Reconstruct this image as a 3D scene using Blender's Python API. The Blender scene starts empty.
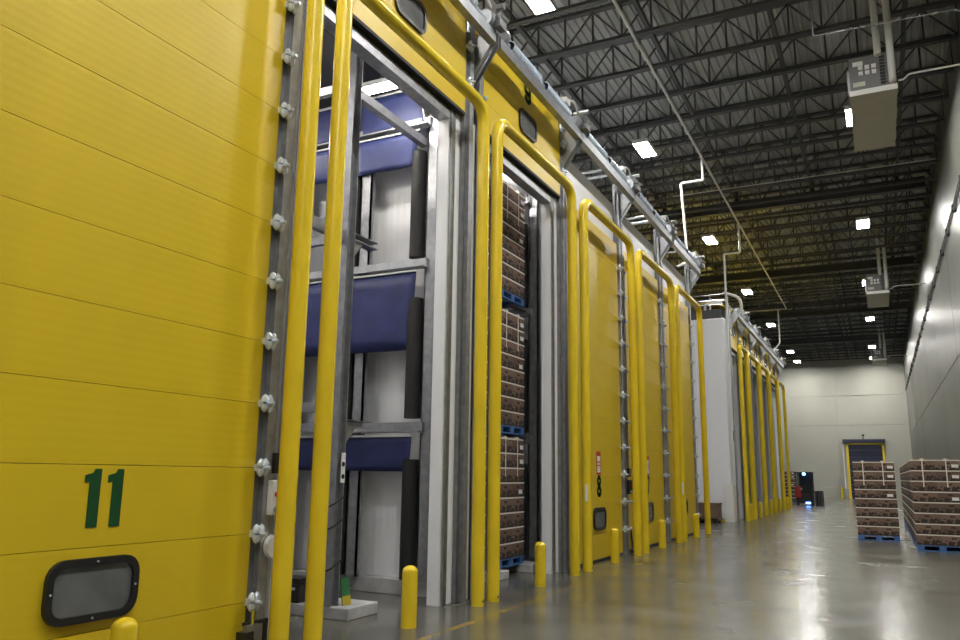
import bpy, math, random
from mathutils import Vector, Matrix
random.seed(7)
PI = math.pi
scene = bpy.context.scene
COL = scene.collection

# ------------------------------------------------------------------ camera, world, exposure
def camera():
    yaw, pitch, roll = math.radians(26.835), math.radians(11.108), math.radians(.784)
    f = Vector((-math.sin(yaw)*math.cos(pitch), math.cos(yaw)*math.cos(pitch), math.sin(pitch)))
    r = Vector((math.cos(yaw), math.sin(yaw), 0)); u = r.cross(f)
    r2 = r*math.cos(roll) + u*math.sin(roll); u2 = u*math.cos(roll) - r*math.sin(roll)
    m = Matrix(((r2.x, u2.x, -f.x, 0), (r2.y, u2.y, -f.y, 0), (r2.z, u2.z, -f.z, 1.6), (0, 0, 0, 1)))
    cd = bpy.data.cameras.new('camera'); cd.sensor_width = 36; cd.lens = 783.86*36/960
    cd.clip_end = 300; cd.clip_start = .05
    c = bpy.data.objects.new('camera', cd); COL.objects.link(c); c.matrix_world = m
    scene.camera = c
camera()
w = bpy.data.worlds.new('world'); scene.world = w; w.use_nodes = True
w.node_tree.nodes['Background'].inputs[0].default_value = (.9, .95, 1, 1)
w.node_tree.nodes['Background'].inputs[1].default_value = .02
vs = scene.view_settings
vs.view_transform = 'Standard'; vs.look = 'None'; vs.gamma = 1; vs.use_curve_mapping = False
vs.exposure = 0.15
LAMP = 235.0            # high-bay diffuser strength
ROOM_LAMP = 82.0       # strip lamps inside the open rooms, some added as fill

# ------------------------------------------------------------------ materials
MATS = {}
def mat(name, col, rough=.5, metal=0, vary=0, vscale=3, bump=0, bscale=20, rvary=0, coat=0, emit=0, stretch=None, rib=None):
    if name in MATS: return MATS[name]
    m = bpy.data.materials.new(name); m.use_nodes = True; MATS[name] = m
    nt = m.node_tree; b = nt.nodes['Principled BSDF']; L = nt.links.new; N = nt.nodes.new
    b.inputs['Base Color'].default_value = (*col, 1); b.inputs['Roughness'].default_value = rough
    b.inputs['Metallic'].default_value = metal; b.inputs['Coat Weight'].default_value = coat
    if emit:
        b.inputs['Emission Color'].default_value = (*col, 1); b.inputs['Emission Strength'].default_value = emit
        return m
    tc = N('ShaderNodeTexCoord'); src = tc.outputs['Object']
    if stretch:
        mp = N('ShaderNodeMapping'); mp.inputs['Scale'].default_value = stretch; L(src, mp.inputs[0]); src = mp.outputs[0]
    if vary or rvary:
        n = N('ShaderNodeTexNoise'); n.inputs['Scale'].default_value = vscale; n.inputs['Detail'].default_value = 5; L(src, n.inputs[0])
        if vary:
            mx = N('ShaderNodeMix'); mx.data_type = 'RGBA'; rp = N('ShaderNodeMapRange')
            rp.inputs[1].default_value = .3; rp.inputs[2].default_value = .7; L(n.outputs[0], rp.inputs[0]); L(rp.outputs[0], mx.inputs[0])
            mx.inputs[6].default_value = (*[c*(1-vary) for c in col], 1); mx.inputs[7].default_value = (*[min(1, c*(1+vary*.6)) for c in col], 1)
            L(mx.outputs[2], b.inputs['Base Color'])
        if rvary:
            rr = N('ShaderNodeMapRange'); rr.inputs[3].default_value = rough-rvary; rr.inputs[4].default_value = rough+rvary
            L(n.outputs[0], rr.inputs[0]); L(rr.outputs[0], b.inputs['Roughness'])
    hs = None
    if rib:                                                       # fine pressed ribs (axis, period, strength)
        ax, per, st = rib
        wv = N('ShaderNodeTexWave'); wv.bands_direction = ax; wv.inputs['Scale'].default_value = .314/per
        L(tc.outputs['Object'], wv.inputs[0]); bp = N('ShaderNodeBump'); bp.inputs['Strength'].default_value = st; bp.inputs['Distance'].default_value = .004
        L(wv.outputs[0], bp.inputs['Height']); L(bp.outputs[0], b.inputs['Normal']); hs = bp
    elif bump:
        n2 = N('ShaderNodeTexNoise'); n2.inputs['Scale'].default_value = bscale; n2.inputs['Detail'].default_value = 4; L(src, n2.inputs[0])
        bp = N('ShaderNodeBump'); bp.inputs['Strength'].default_value = bump; bp.inputs['Distance'].default_value = .01
        L(n2.outputs[0], bp.inputs['Height']); L(bp.outputs[0], b.inputs['Normal'])
    return m

YEL_DOOR = mat('yellow_door_steel', (.65, .462, .012), .40, vary=.05, vscale=1.5, rib=('Z', .07, .10))
YEL = mat('yellow_pipe_paint', (.76, .55, .02), .26, vary=.08, vscale=2, bump=.05, bscale=40)
GALV = mat('galvanized_steel', (.35, .36, .385), .42, .75, vary=.22, vscale=9, rvary=.12)
GALV_DK = mat('weathered_track_steel', (.23, .235, .245), .45, .6, vary=.25, vscale=6, rvary=.1)
ZINC = mat('bright_zinc', (.70, .78, .90), .25, .35)
WHITE = mat('white_insulated_panel', (.76, .765, .80), .38, rib=('Y', .11, .35))
WHITE_X = mat('white_insulated_panel_side', (.76, .765, .80), .38, rib=('X', .11, .35))
PIPEW = mat('white_painted_pipe', (.72, .72, .70), .4)
BLACK = mat('black_rubber', (.012, .012, .013), .6)
BLACK_PL = mat('black_plastic', (.015, .015, .016), .35)
NAVY = mat('blue_tarpaulin', (.026, .036, .135), .5, vary=.25, vscale=4, bump=.5, bscale=5)
CONC = mat('curb_concrete', (.42, .42, .43), .8, vary=.25, vscale=5, bump=.4, bscale=30)
DECK = mat('roof_deck_steel', (.36, .37, .37), .6, 0, vary=.25, vscale=.8)
JOIST = mat('joist_grey_primer', (.06, .063, .068), .6, 0)
CEIL_DK = mat('dark_membrane', (.02, .02, .022), .7)
GREEN = mat('green_number_paint', (.002, .06, .012), .5)
RED = mat('red_sign', (.55, .03, .025), .5)
SIGNW = mat('sign_white', (.75, .75, .75), .5)
BLUEPAL = mat('blue_pallet_wood', (.045, .125, .34), .7, vary=.3, vscale=6)
STRAP = mat('white_strap', (.72, .68, .62), .5)
LAMPM = mat('lamp_diffuser', (1, .985, .92), emit=LAMP)
ROOML = mat('room_lamp_diffuser', (1, .94, .84), emit=ROOM_LAMP)
BLUEL = mat('blue_beacon', (.08, .3, 1), emit=14)
FARW = mat('cream_wall_paint', (.36, .355, .31), .55, vary=.04, vscale=.6)
RWALL = mat('glossy_grey_wall', (.125, .125, .11), .38, .0, vary=.10, vscale=1.2, rvary=.07, stretch=(1, .9, .12))
HEATB = mat('heater_beige', (.46, .45, .38), .45, vary=.05)
HEATD = mat('heater_dark_panel', (.13, .13, .13), .45)
GLASS = mat('dark_window_plastic', (.13, .135, .14), .10, vary=.25, vscale=3)
TRUCKR = mat('truck_red', (.42, .015, .02), .35)

def carton_mat():
    m = bpy.data.materials.new('printed_cardboard'); m.use_nodes = True; nt = m.node_tree; L = nt.links.new; N = nt.nodes.new
    b = nt.nodes['Principled BSDF']; b.inputs['Roughness'].default_value = .8
    tc = N('ShaderNodeTexCoord'); sp = N('ShaderNodeSeparateXYZ'); L(tc.outputs['Object'], sp.inputs[0])
    n = N('ShaderNodeTexNoise'); n.inputs['Scale'].default_value = 16; n.inputs['Detail'].default_value = 1; L(tc.outputs['Object'], n.inputs[0])
    # printed dark band along the foot of each carton, ragged like lettering and fruit drawings
    mr = N('ShaderNodeMapRange'); mr.inputs[1].default_value = .035; mr.inputs[2].default_value = .15; mr.inputs[3].default_value = .66; mr.inputs[4].default_value = .30
    L(sp.outputs[2], mr.inputs[0])
    lt = N('ShaderNodeMath'); lt.operation = 'LESS_THAN'; L(n.outputs[0], lt.inputs[0]); L(mr.outputs[0], lt.inputs[1])
    oi = N('ShaderNodeObjectInfo'); mx0 = N('ShaderNodeMix'); mx0.data_type = 'RGBA'; L(oi.outputs['Random'], mx0.inputs[0])
    mx0.inputs[6].default_value = (.12, .074, .055, 1); mx0.inputs[7].default_value = (.20, .128, .096, 1)
    mx = N('ShaderNodeMix'); mx.data_type = 'RGBA'; L(lt.outputs[0], mx.inputs[0]); L(mx0.outputs[2], mx.inputs[6])
    mx.inputs[7].default_value = (.035, .024, .02, 1); L(mx.outputs[2], b.inputs['Base Color'])
    return m
CARTON = carton_mat()
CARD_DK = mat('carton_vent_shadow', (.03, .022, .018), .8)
CRATE = mat('brown_crate_board', (.16, .10, .065), .75, vary=.2)

def floor_mat():
    m = bpy.data.materials.new('polished_concrete'); m.use_nodes = True; nt = m.node_tree; L = nt.links.new; N = nt.nodes.new
    b = nt.nodes['Principled BSDF']; tc = N('ShaderNodeTexCoord')
    n = N('ShaderNodeTexNoise'); n.inputs['Scale'].default_value = .8; n.inputs['Detail'].default_value = 5; n.inputs['Roughness'].default_value = .55; L(tc.outputs['Object'], n.inputs[0])
    cr = N('ShaderNodeValToRGB'); e = cr.color_ramp.elements
    e[0].position = .25; e[0].color = (.062, .062, .054, 1); e[1].position = .8; e[1].color = (.155, .15, .125, 1); L(n.outputs[0], cr.inputs[0])
    # scuffed yellow floor line running along the guards
    sp = N('ShaderNodeSeparateXYZ'); L(tc.outputs['Object'], sp.inputs[0])
    d = N('ShaderNodeMath'); d.operation = 'ADD'; d.inputs[1].default_value = 4.15; L(sp.outputs[0], d.inputs[0])
    a = N('ShaderNodeMath'); a.operation = 'ABSOLUTE'; L(d.outputs[0], a.inputs[0])
    lt = N('ShaderNodeMath'); lt.operation = 'LESS_THAN'; lt.inputs[1].default_value = .045; L(a.outputs[0], lt.inputs[0])
    n2 = N('ShaderNodeTexNoise'); n2.inputs['Scale'].default_value = 1.3; n2.inputs['Detail'].default_value = 6; L(tc.outputs['Object'], n2.inputs[0])
    gt = N('ShaderNodeMapRange'); gt.inputs[1].default_value = .42; gt.inputs[2].default_value = .60; gt.inputs[4].default_value = .6; L(n2.outputs[0], gt.inputs[0])
    mu = N('ShaderNodeMath'); mu.operation = 'MULTIPLY'; L(lt.outputs[0], mu.inputs[0]); L(gt.outputs[0], mu.inputs[1])
    mx = N('ShaderNodeMix'); mx.data_type = 'RGBA'; L(mu.outputs[0], mx.inputs[0]); L(cr.outputs[0], mx.inputs[6]); mx.inputs[7].default_value = (.42, .27, .03, 1)
    L(mx.outputs[2], b.inputs['Base Color'])
    n3 = N('ShaderNodeTexNoise'); n3.inputs['Scale'].default_value = .9; n3.inputs['Detail'].default_value = 2; L(tc.outputs['Object'], n3.inputs[0])
    rr = N('ShaderNodeMapRange'); rr.inputs[1].default_value = .3; rr.inputs[2].default_value = .7; rr.inputs[3].default_value = .18; rr.inputs[4].default_value = .28
    L(n3.outputs[0], rr.inputs[0]); L(rr.outputs[0], b.inputs['Roughness'])
    b.inputs['Specular IOR Level'].default_value = .75
    return m
FLOOR = floor_mat()

# ------------------------------------------------------------------ mesh helpers
class MB:
    def __init__(s): s.v = []; s.f = []; s.mi = []; s.cur = 0
    def box(s, x0, x1, y0, y1, z0, z1):
        if x0 > x1: x0, x1 = x1, x0
        if y0 > y1: y0, y1 = y1, y0
        if z0 > z1: z0, z1 = z1, z0
        n = len(s.v)
        s.v += [(x0,y0,z0),(x1,y0,z0),(x1,y1,z0),(x0,y1,z0),(x0,y0,z1),(x1,y0,z1),(x1,y1,z1),(x0,y1,z1)]
        fs = [(0,3,2,1),(4,5,6,7),(0,1,5,4),(1,2,6,5),(2,3,7,6),(3,0,4,7)]
        s.f += [tuple(n+i for i in f) for f in fs]; s.mi += [s.cur]*6; return s
    def prism(s, pts, ext):                                       # polygon pts (3D), extruded by vector ext
        n = len(s.v); k = len(pts); e = Vector(ext)
        s.v += [tuple(p) for p in pts] + [tuple(Vector(p)+e) for p in pts]
        s.f += [tuple(n+i for i in range(k))[::-1], tuple(n+k+i for i in range(k))]
        s.f += [(n+i, n+(i+1) % k, n+k+(i+1) % k, n+k+i) for i in range(k)]; s.mi += [s.cur]*(k+2); return s
    def tube(s, path, r, n=12, cap=True):
        P = [Vector(p) for p in path]; base = len(s.v); up = None
        for i, p in enumerate(P):
            t = (P[min(i+1, len(P)-1)] - P[max(i-1, 0)]).normalized()
            if up is None:
                up = t.orthogonal().normalized()
            up = (up - t*up.dot(t)).normalized(); side = t.cross(up)
            rr = r[i] if isinstance(r, (list, tuple)) else r
            for k in range(n):
                a = 2*PI*k/n; s.v.append(tuple(p + (up*math.cos(a) + side*math.sin(a))*rr))
        for i in range(len(P)-1):
            for k in range(n):
                a = base+i*n; s.f.append((a+k, a+(k+1) % n, a+n+(k+1) % n, a+n+k)); s.mi.append(s.cur)
        if cap:
            s.f.append(tuple(base+k for k in range(n))[::-1]); s.f.append(tuple(base+(len(P)-1)*n+k for k in range(n))); s.mi += [s.cur]*2
        return s
    def mesh(s, name, mats, smooth=False, off=(0, 0, 0)):
        me = bpy.data.meshes.new(name)
        o = Vector(off); me.from_pydata([tuple(Vector(v)-o) for v in s.v], [], s.f); me.validate()
        for m in (mats if isinstance(mats, (list, tuple)) else [mats]): me.materials.append(m)
        if isinstance(mats, (list, tuple)) and len(me.polygons) == len(s.mi): me.polygons.foreach_set('material_index', s.mi)
        if smooth: me.shade_smooth(); me.set_sharp_from_angle(angle=math.radians(38))
        me.update(); return me

def link(name, data, parent=None, loc=(0, 0, 0)):
    o = bpy.data.objects.new(name, data); COL.objects.link(o); o.location = loc
    if parent: o.parent = parent
    return o
def tag(o, label=None, cat=None, group=None, kind=None):
    if label: o['label'] = label
    if cat: o['category'] = cat
    if group: o['group'] = group
    if kind: o['kind'] = kind
    return o
ORG = {}
def thing(name, label, cat, loc=(0, 0, 0), group=None, kind=None):
    o = tag(link(name, None, None, loc), label, cat, group, kind); o.empty_display_size = .2; ORG[o] = Vector(loc); return o
def part(name, mb, m, parent, smooth=False, label=None):          # mb holds world coordinates
    off = ORG.get(parent, Vector((0, 0, 0)))
    o = link(name, mb.mesh(name, m, smooth, off), parent); ORG[o] = off
    if label: o['label'] = label
    return o
def single(name, mb, m, label, cat, group=None, kind=None, smooth=False):
    xs = [v[0] for v in mb.v]; ys = [v[1] for v in mb.v]; zs = [v[2] for v in mb.v]
    loc = ((min(xs)+max(xs))/2, (min(ys)+max(ys))/2, min(zs))
    o = tag(link(name, mb.mesh(name, m, smooth, loc), None, loc), label, cat, group, kind); ORG[o] = Vector(loc); return o
def struct(name, mb, m, label, cat='wall', smooth=False):
    o = tag(link(name, mb.mesh(name, m, smooth)), label, cat, None, 'structure'); ORG[o] = Vector((0, 0, 0)); return o
def bevel(o, wd=.01, seg=2):
    b = o.modifiers.new('bevel', 'BEVEL'); b.width = wd; b.segments = seg; b.limit_method = 'ANGLE'; return o
def copy_tree(o, loc=None, label=None, group=None, parent=None):
    c = o.copy(); COL.objects.link(c)
    if parent: c.parent = parent
    if loc is not None: c.location = loc
    if label: c['label'] = label
    if group: c['group'] = group
    for ch in list(o.children): copy_tree(ch, parent=c)
    return c
def fillet(pts, r, n=6):
    P = [Vector(p) for p in pts]; out = [P[0]]
    for i in range(1, len(P)-1):
        a = (P[i-1]-P[i]); b = (P[i+1]-P[i]); rr = min(r, a.length*.49, b.length*.49)
        a.normalize(); b.normalize()
        s = P[i]+a*rr; e = P[i]+b*rr
        for k in range(n+1):
            t = k/n; out.append(s*(1-t)**2 + P[i]*2*t*(1-t) + e*t*t)
    out.append(P[-1]); return out
def rrect(w, h, r, n=5):
    pts = []
    for cx, cy, a0 in ((w/2-r, h/2-r, 0), (-w/2+r, h/2-r, 90), (-w/2+r, -h/2+r, 180), (w/2-r, -h/2+r, 270)):
        for k in range(n+1):
            a = math.radians(a0+90*k/n); pts.append((cx+r*math.cos(a), cy+r*math.sin(a)))
    return pts
def arc(cx, cy, rx, ry, a0, a1, n=10):
    return [(cx+rx*math.cos(math.radians(a0+(a1-a0)*k/n)), cy+ry*math.sin(math.radians(a0+(a1-a0)*k/n))) for k in range(n+1)]
GLYPH = {                                                          # stroke centre lines on a 0.5 x 1 cell
    '1': [[(.14, .78), (.27, .89), (.27, .0)]],
    '6': [arc(.25, .75, .17, .17, 0, 180)+arc(.25, .25, .17, .17, 180, 360)+arc(.25, .42, .17, .14, 0, 180)],
    '7': [[(.06, .92), (.44, .92), (.22, 0)]],
    '8': [arc(.25, .74, .15, .18, 0, 360, 16), arc(.25, .26, .17, .18, 0, 360, 16)],
    '9': [arc(.25, .25, .17, .17, 180, 360)+arc(.25, .75, .17, .17, 0, 180)+arc(.25, .58, .17, .14, 180, 360)],
    '5': [[(.42, .92), (.10, .92), (.10, .52)]+arc(.25, .34, .18, .26, 110, -130)],
    '4': [[(.36, 0), (.36, .92), (.06, .30), (.46, .30)]],
    '3': [arc(.24, .73, .17, .19, 150, -80)+arc(.24, .27, .18, .20, 80, -150)],
    '2': [arc(.25, .74, .18, .19, 170, -10)+[(.08, .07), (.45, .07)]],
    '0': [arc(.25, .5, .17, .42, 0, 360, 20)],
}
def glyphs(mb, text, x, y0, z0, h, stroke=.15, thick=.004, adv=.5, wx=1):
    """numbers on a face looking towards +X; the reading direction is +Y"""
    hw = h*stroke/2
    for ch in text:
        if ch == '1':
            P = [(.15, 0), (.37, 0), (.37, 1), (.24, 1), (.20, .93), (.05, .89), (.05, .76), (.15, .78)]
            mb.prism([(x, y0+a*h, z0+b*h) for a, b in P], (thick, 0, 0)); y0 += h*adv; continue
        for ln in GLYPH[ch]:
            P = [(y0+p[0]*h*wx, z0+p[1]*h) for p in ln]
            for i in range(len(P)-1):
                (ya, za), (yb, zb) = P[i], P[i+1]; d = math.hypot(yb-ya, zb-za)
                if d < 1e-6: continue
                ny, nz = -(zb-za)/d*hw, (yb-ya)/d*hw
                ey, ez = (yb-ya)/d*hw*.35, (zb-za)/d*hw*.35
                q = [(x, ya+ny-ey, za+nz-ez), (x, ya-ny-ey, za-nz-ez), (x, yb-ny+ey, zb-nz+ez), (x, yb+ny+ey, zb+nz+ez)]
                mb.prism(q, (thick, 0, 0))
        y0 += h*adv
    return mb

# ------------------------------------------------------------------ the shell
XR, YF, ZD = 2.35, 74.0, 12.55
XW, XI = -4.98, -5.14                                              # aisle face and inner face of the room fronts
struct('floor', MB().box(-17, XR+.2, -12, YF+.2, -.2, 0), FLOOR, 'polished grey concrete warehouse floor with a scuffed yellow line', 'floor')
d = MB(); x = -17.0; prof = []
while x < XR:
    prof += [(x, 0), (x+.075, 0), (x+.10, .05), (x+.175, .05)]; x += .2
for i, (a, z) in enumerate(prof): d.v += [(a, -12, ZD+z), (a, YF, ZD+z)]
for i in range(len(prof)-1): d.f.append((2*i, 2*i+1, 2*i+3, 2*i+2)); d.mi.append(0)
d.box(-17, XR+.2, -12, YF+.2, ZD+.06, ZD+.2)
struct('ceiling', d, DECK, 'corrugated steel roof deck above the open joists', 'ceiling')

def panelled(name, m, label, boxes, back):
    o = struct(name, back, m, label)
    for bx in boxes:
        p = bevel(part('panel', MB().box(*bx), m, o), .012, 1)
    return o
yj = [-12, -4, 4, 12, 20, 28, 36, 44, 52, 60, 67, YF]; zj = [0, 5.3, 9.1, ZD]
panelled('wall_right', RWALL, 'glossy grey insulated wall panels along the open side of the aisle',
         [(XR, XR+.06, yj[i]+.008, yj[i+1]-.008, zj[k]+.008, zj[k+1]-.008) for i in range(len(yj)-1) for k in range(3)],
         MB().box(XR+.03, XR+.2, -12, YF, 0, ZD))
xf = [-17, -9.5, -3.05, XR]; zf = [0, 6.05, 8.55, ZD]
panelled('wall_far', FARW, 'cream painted end wall with long horizontal panel joints',
         [(xf[i]+.008, xf[i+1]-.008, YF, YF+.06, zf[k]+.03, zf[k+1]-.03) for i in range(3) for k in range(3)],
         MB().box(-17, XR, YF+.03, YF+.2, 0, ZD))
struct('wall_back', MB().box(-17, XR, -12.2, -12, 0, ZD), FARW, 'cream end wall behind the numbered doors')
struct('wall_left', MB().box(-17.2, -17, -12, YF, 0, ZD), FARW, 'cream outer wall behind the ripening rooms')
o = struct('baseboard_far', MB().box(-9, -3.0, YF-.16, YF, 0, .9).box(.75, XR, YF-.16, YF, 0, .9), FARW, 'low cream kick curb along the end wall', 'curb'); bevel(o, .02)

# ---- the two rows of ripening rooms
H_OP, Z_TOP = 6.55, 7.62
DOORS1 = [('11', 5.36, False), ('10', 9.12, True), ('9', 12.87, True), ('8', 16.38, False), ('7', 20.02, False), ('6', 23.75, False)]
W1 = 3.17
LEGS1 = [(2.15, 5.43), (5.88, 9.10), (9.54, 12.63), (13.26, 16.40), (16.98, 20.15), (20.70, 23.82)]
LEGS2 = [(31.5, 33.1), (33.5, 36.6), (37.0, 40.0), (40.4, 43.7), (44.1, 47.1)]
DOORS2 = [(n, r+.02, (r-l)+.06) for n, (l, r) in zip('54321', LEGS2)]
open1 = [(yr-W1-.09, yr-.30) for n, yr, up in DOORS1 if up]
open2 = [(yr-wd+.18, yr-.18) for n, yr, wd in DOORS2]
def front(name, y0, y1, ops, label):
    m = MB(); ys = y0
    for a, b in ops:
        m.box(XI, XW, ys, a, 0, Z_TOP); m.box(XI, XW, a, b, H_OP, Z_TOP); ys = b
    m.box(XI, XW, ys, y1, 0, Z_TOP)
    return struct(name, m, WHITE, label)
front('wall_rooms', -12, 24.35, open1, 'white insulated front wall of the near row of ripening rooms')
front('wall_annex', 30.6, 47.6, open2, 'white insulated front wall of the far row of ripening rooms')
# roofs, partitions, ends
struct('roof_rooms', MB().box(-13, XI, -12, 24.35, 7.4, Z_TOP-.03), WHITE_X, 'flat white roof over the near row of rooms', 'roof')
struct('roof_annex', MB().box(-13, XI, 30.6, 47.6, 7.4, Z_TOP-.03), WHITE_X, 'flat white roof over the far row of rooms', 'roof')
struct('wall_end', MB().box(-13, XI, 24.2, 24.35, 0, 7.4), WHITE_X, 'white end wall of the near row facing the gap')
sb = [-13, -11.8, -10.65, -9.5, -8.35, -7.2, -6.05, XW]
panelled('wall_annex_side', WHITE_X, 'white panelled side wall of the far row facing the gap',
         [(sb[i]+.004, sb[i+1]-.004, 30.5, 30.56, .0, Z_TOP-.02) for i in range(len(sb)-1)], MB().box(-13, XI, 30.53, 30.7, 0, 7.4))
struct('trim_corner', MB().box(-5.2, -4.9, 30.40, 31.0, 0, 1.35), PIPEW, 'white metal corner guard at the foot of the far row', 'trim')
struct('trim_kick', MB().box(-13, -5.25, 30.4, 30.5, 0, .1), YEL, 'yellow kick strip at the foot of the side wall', 'trim')
for i, (ya, yb) in enumerate(((5.72, 5.82), (9.55, 9.67), (13.28, 13.4))):
    struct('wall_partition', MB().box(-13, XI, ya, yb, 0, 7.4), WHITE_X, ('white partition wall between rooms eleven and ten', 'white partition wall between rooms ten and nine', 'white partition wall between rooms nine and eight')[i])
struct('wall_room_back', MB().box(-13.1, -13, -12, 24.35, 0, 7.4), WHITE, 'white back wall inside the near ripening rooms')
struct('wall_annex_back', MB().box(-13.1, -13, 30.6, 47.6, 0, 7.4), WHITE, 'white back wall inside the far ripening rooms')
for k, (l, r) in enumerate(LEGS2[:-1]):
    struct('wall_partition', MB().box(-13, XI, r+.15, r+.25, 0, 7.4), WHITE_X, 'white partition wall between the far ripening rooms', 'wall').__setitem__('group', 'far room partitions')
# curbs inside open rooms
for yy, nm in ((9.55, 'ten'), (13.28, 'nine')):
    bevel(struct('curb', MB().box(-13, -5.3, yy-(.22 if nm == 'ten' else .78), yy, 0, .2 if nm == 'ten' else .13), CONC, 'concrete curb along the partition in room '+nm, 'curb'), .01)

bevel(struct('curb', MB().box(-13, -5.3, 9.67, 10.4, 0, .13), CONC, 'low concrete curb on the empty room side of room nine', 'curb'), .01)

# ------------------------------------------------------------------ doors
def panel_mesh(wd, h):
    m = MB().box(-.06, 0, -wd, 0, 0, h-.004); return m.mesh('panel', YEL_DOOR)
ZS = [.05, .51] + [.51+.56*k for k in range(1, 12)]
def bracket_mesh():
    m = MB()
    for sg in (-1, 1):
        for sy in (-1, 1):
            m.tube([(.015, sy*.030, sg*z) for z in (.010, .04, .064, .080)], [.034, .033, .024, .008], 8)
    m.box(-.05, .01, -.045, .045, -.03, .03)
    m.tube([(.02, 0, 0), (.10, 0, 0)], .016, 8)
    return m.mesh('roller_bracket', ZINC, True)
BRK = bracket_mesh()
PM = {}
def pane_parts(door, yc, zc, base):
    wd, h = .72, .42
    outer = rrect(wd, h, .13); inner = rrect(wd-.10, h-.10, .09)
    n = len(outer); m = MB()
    for x, sgn in ((.0, 0), (.035, 1)):
        m.v += [(x, p[0], p[1]) for p in outer] + [(x, p[0], p[1]) for p in inner]
    for i in range(n):
        j = (i+1) % n
        m.f += [(2*n+i, 2*n+j, 3*n+j, 3*n+i), (i, j, 2*n+j, 2*n+i), (3*n+i, 3*n+j, n+j, n+i)]; m.mi += [0]*3
    fr = link('window_frame', m.mesh('window_frame', BLACK_PL, True), door, (0, yc, zc))
    pn = MB().prism([(.008, p[0], p[1]) for p in rrect(wd-.09, h-.09, .09)], (.006, 0, 0))
    link('pane', pn.mesh('pane', GLASS), fr)
    b = MB()
    for a, c in ((.33, 0), (-.33, 0), (0, .185), (0, -.185)): b.tube([(.033, a, c), (.04, a, c)], .008, 6)
    link('bolt', b.mesh('bolt', ZINC), fr)
RAISE = 6.58
def path(s):                                                       # the curtain's way up the track: height s along the rail -> (x, z)
    zb, r = 8.05, .42
    if s <= zb: return 0.0, s
    a = (s-zb)/r
    if a < PI/2: return -r*(1-math.cos(a)), zb+r*math.sin(a)
    return -r-(s-zb-r*PI/2), zb+r
def door(n, yr, wd, up, name, label, glyph=True, detail=True):
    D = thing(name, label, 'door', (-4.9, yr, 0), None, 'structure')
    lift = RAISE if up else 0
    for k in range(12):
        z0, z1 = ZS[k], ZS[k+1]; h = z1-z0
        key = (round(wd, 2), round(h, 2))
        if key not in PM: PM[key] = panel_mesh(wd, h)
        (xa, za), (xb, zb) = path(z0+lift), path(z1+lift)
        if not up: xa = xb = 0; za, zb = z0, z1
        o = link('panel', PM[key], D, (xa, 0, za)); o.rotation_euler.y = math.atan2(xb-xa, zb-za)
    if not up or True:
        z = .05+lift; link('bottom_seal', MB().box(-.07, .01, -wd, 0, -.045, 0).mesh('bottom_seal', BLACK), D, (0, 0, z))
    wc = -wd*.5 if wd > 2 else -wd*.5
    pane_parts(D, -1.52 if wd > 2.5 else -wd/2, .79+lift, 0)
    if glyph:
        h = .40; t = MB(); wx = 1 if len(n) > 1 else 1.4; nw = len(n)*h*(.46 if n == '11' else .5*wx)
        c = -1.50 if wd > 2.5 else -wd/2
        st = .20
        glyphs(t, n, .001, c-nw/2, 1.20+lift, h, stroke=st, adv=.46 if n == '11' else .5, wx=wx)
        link('number', t.mesh('number', GREEN), D)
    # tracks, brackets with rollers
    for side in (0, 1):
        y = 0.0 if side else -wd; s = 1 if side else -1
        m = MB().box(-.075, -.02, y+s*.015, y+s*.085, 0, 8.1)
        link('track_angle', m.mesh('track_angle', GALV_DK), D)
        m = MB().box(-.06, .035, y+s*.085, y+s*.12, 0, 8.05).box(.0, .035, y+s*.12, y+s*.20, 0, 8.05)
        link('track', m.mesh('track', GALV), D)
        m = MB().box(-.075, -.03, y+s*.20, y+s*.27, 0, 7.7)
        link('cover_strip', m.mesh('cover_strip', PIPEW), D)
        m = MB().tube(fillet([(-.01, y+s*.05, 7.9), (-.01, y+s*.05, 8.49), (-5.5, y+s*.05, 8.49)], .42), .035, 6)
        link('horizontal_track', m.mesh('horizontal_track', GALV, True), D)
        for k in range(1, 12):
            z = ZS[k]+lift
            if z > 8: break
            rb = link('roller_bracket', BRK, D, (.045, y+s*.03, z))
            if not side: rb.scale = (.6, .45, .45)
        # sloping bracket that carries the spring shaft
        yb = y+s*.24
        m = MB().prism([(-.08, yb, 7.05), (-.08, yb, 7.9), (.36, yb, 7.95), (.36, yb, 7.72)], (0, .012*s, 0))
        m.tube([(-.06, yb-.03*s, 7.2), (.30, yb-.03*s, 7.72)], .014, 6)
        m.box(-.09, -.03, yb-.05, yb+.05, 6.6, 8.0)
        link('shaft_bracket', m.mesh('shaft_bracket', GALV), D)
    m = MB().box(.26, .38, -wd-.2, .2, 7.73, 7.90).box(.26, .30, -wd-.2, .2, 7.90, 7.95)
    link('header_channel', m.mesh('header_channel', GALV), D)
    m = MB().tube([(.30, -wd-.24, 8.02), (.30, .24, 8.02)], .03, 8)
    link('shaft', m.mesh('shaft', ZINC, True), D)
    for a, b in ((-wd*.92, -wd*.56), (-wd*.48, -wd*.12)):
        m = MB().tube([(.30, a, 8.02), (.30, b, 8.02)], .085, 12)
        for q in range(int((b-a)/.06)): m.tube([(.30, a+.06*q, 8.02), (.30, a+.06*q+.03, 8.02)], .095, 12)
        link('torsion_spring', m.mesh('torsion_spring', ZINC, True), D)
    for yy in (-wd-.02, .02):
        link('cable_drum', MB().tube([(.30, yy-.05, 8.02), (.30, yy+.05, 8.02)], .13, 14).mesh('cable_drum', GALV, True), D)
    m = MB().box(.22, .42, .12, .34, 8.04, 8.22).tube([(.22, .18, 8.26), (.52, .18, 8.26)], .05, 8).box(.40, .50, .10, .30, 7.92, 8.04)
    m.tube([(.46, .12, 8.1), (.46, .4, 8.14)], .035, 8)
    link('operator', m.mesh('operator', GALV_DK, True), D, (0, 0, 0))
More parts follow.
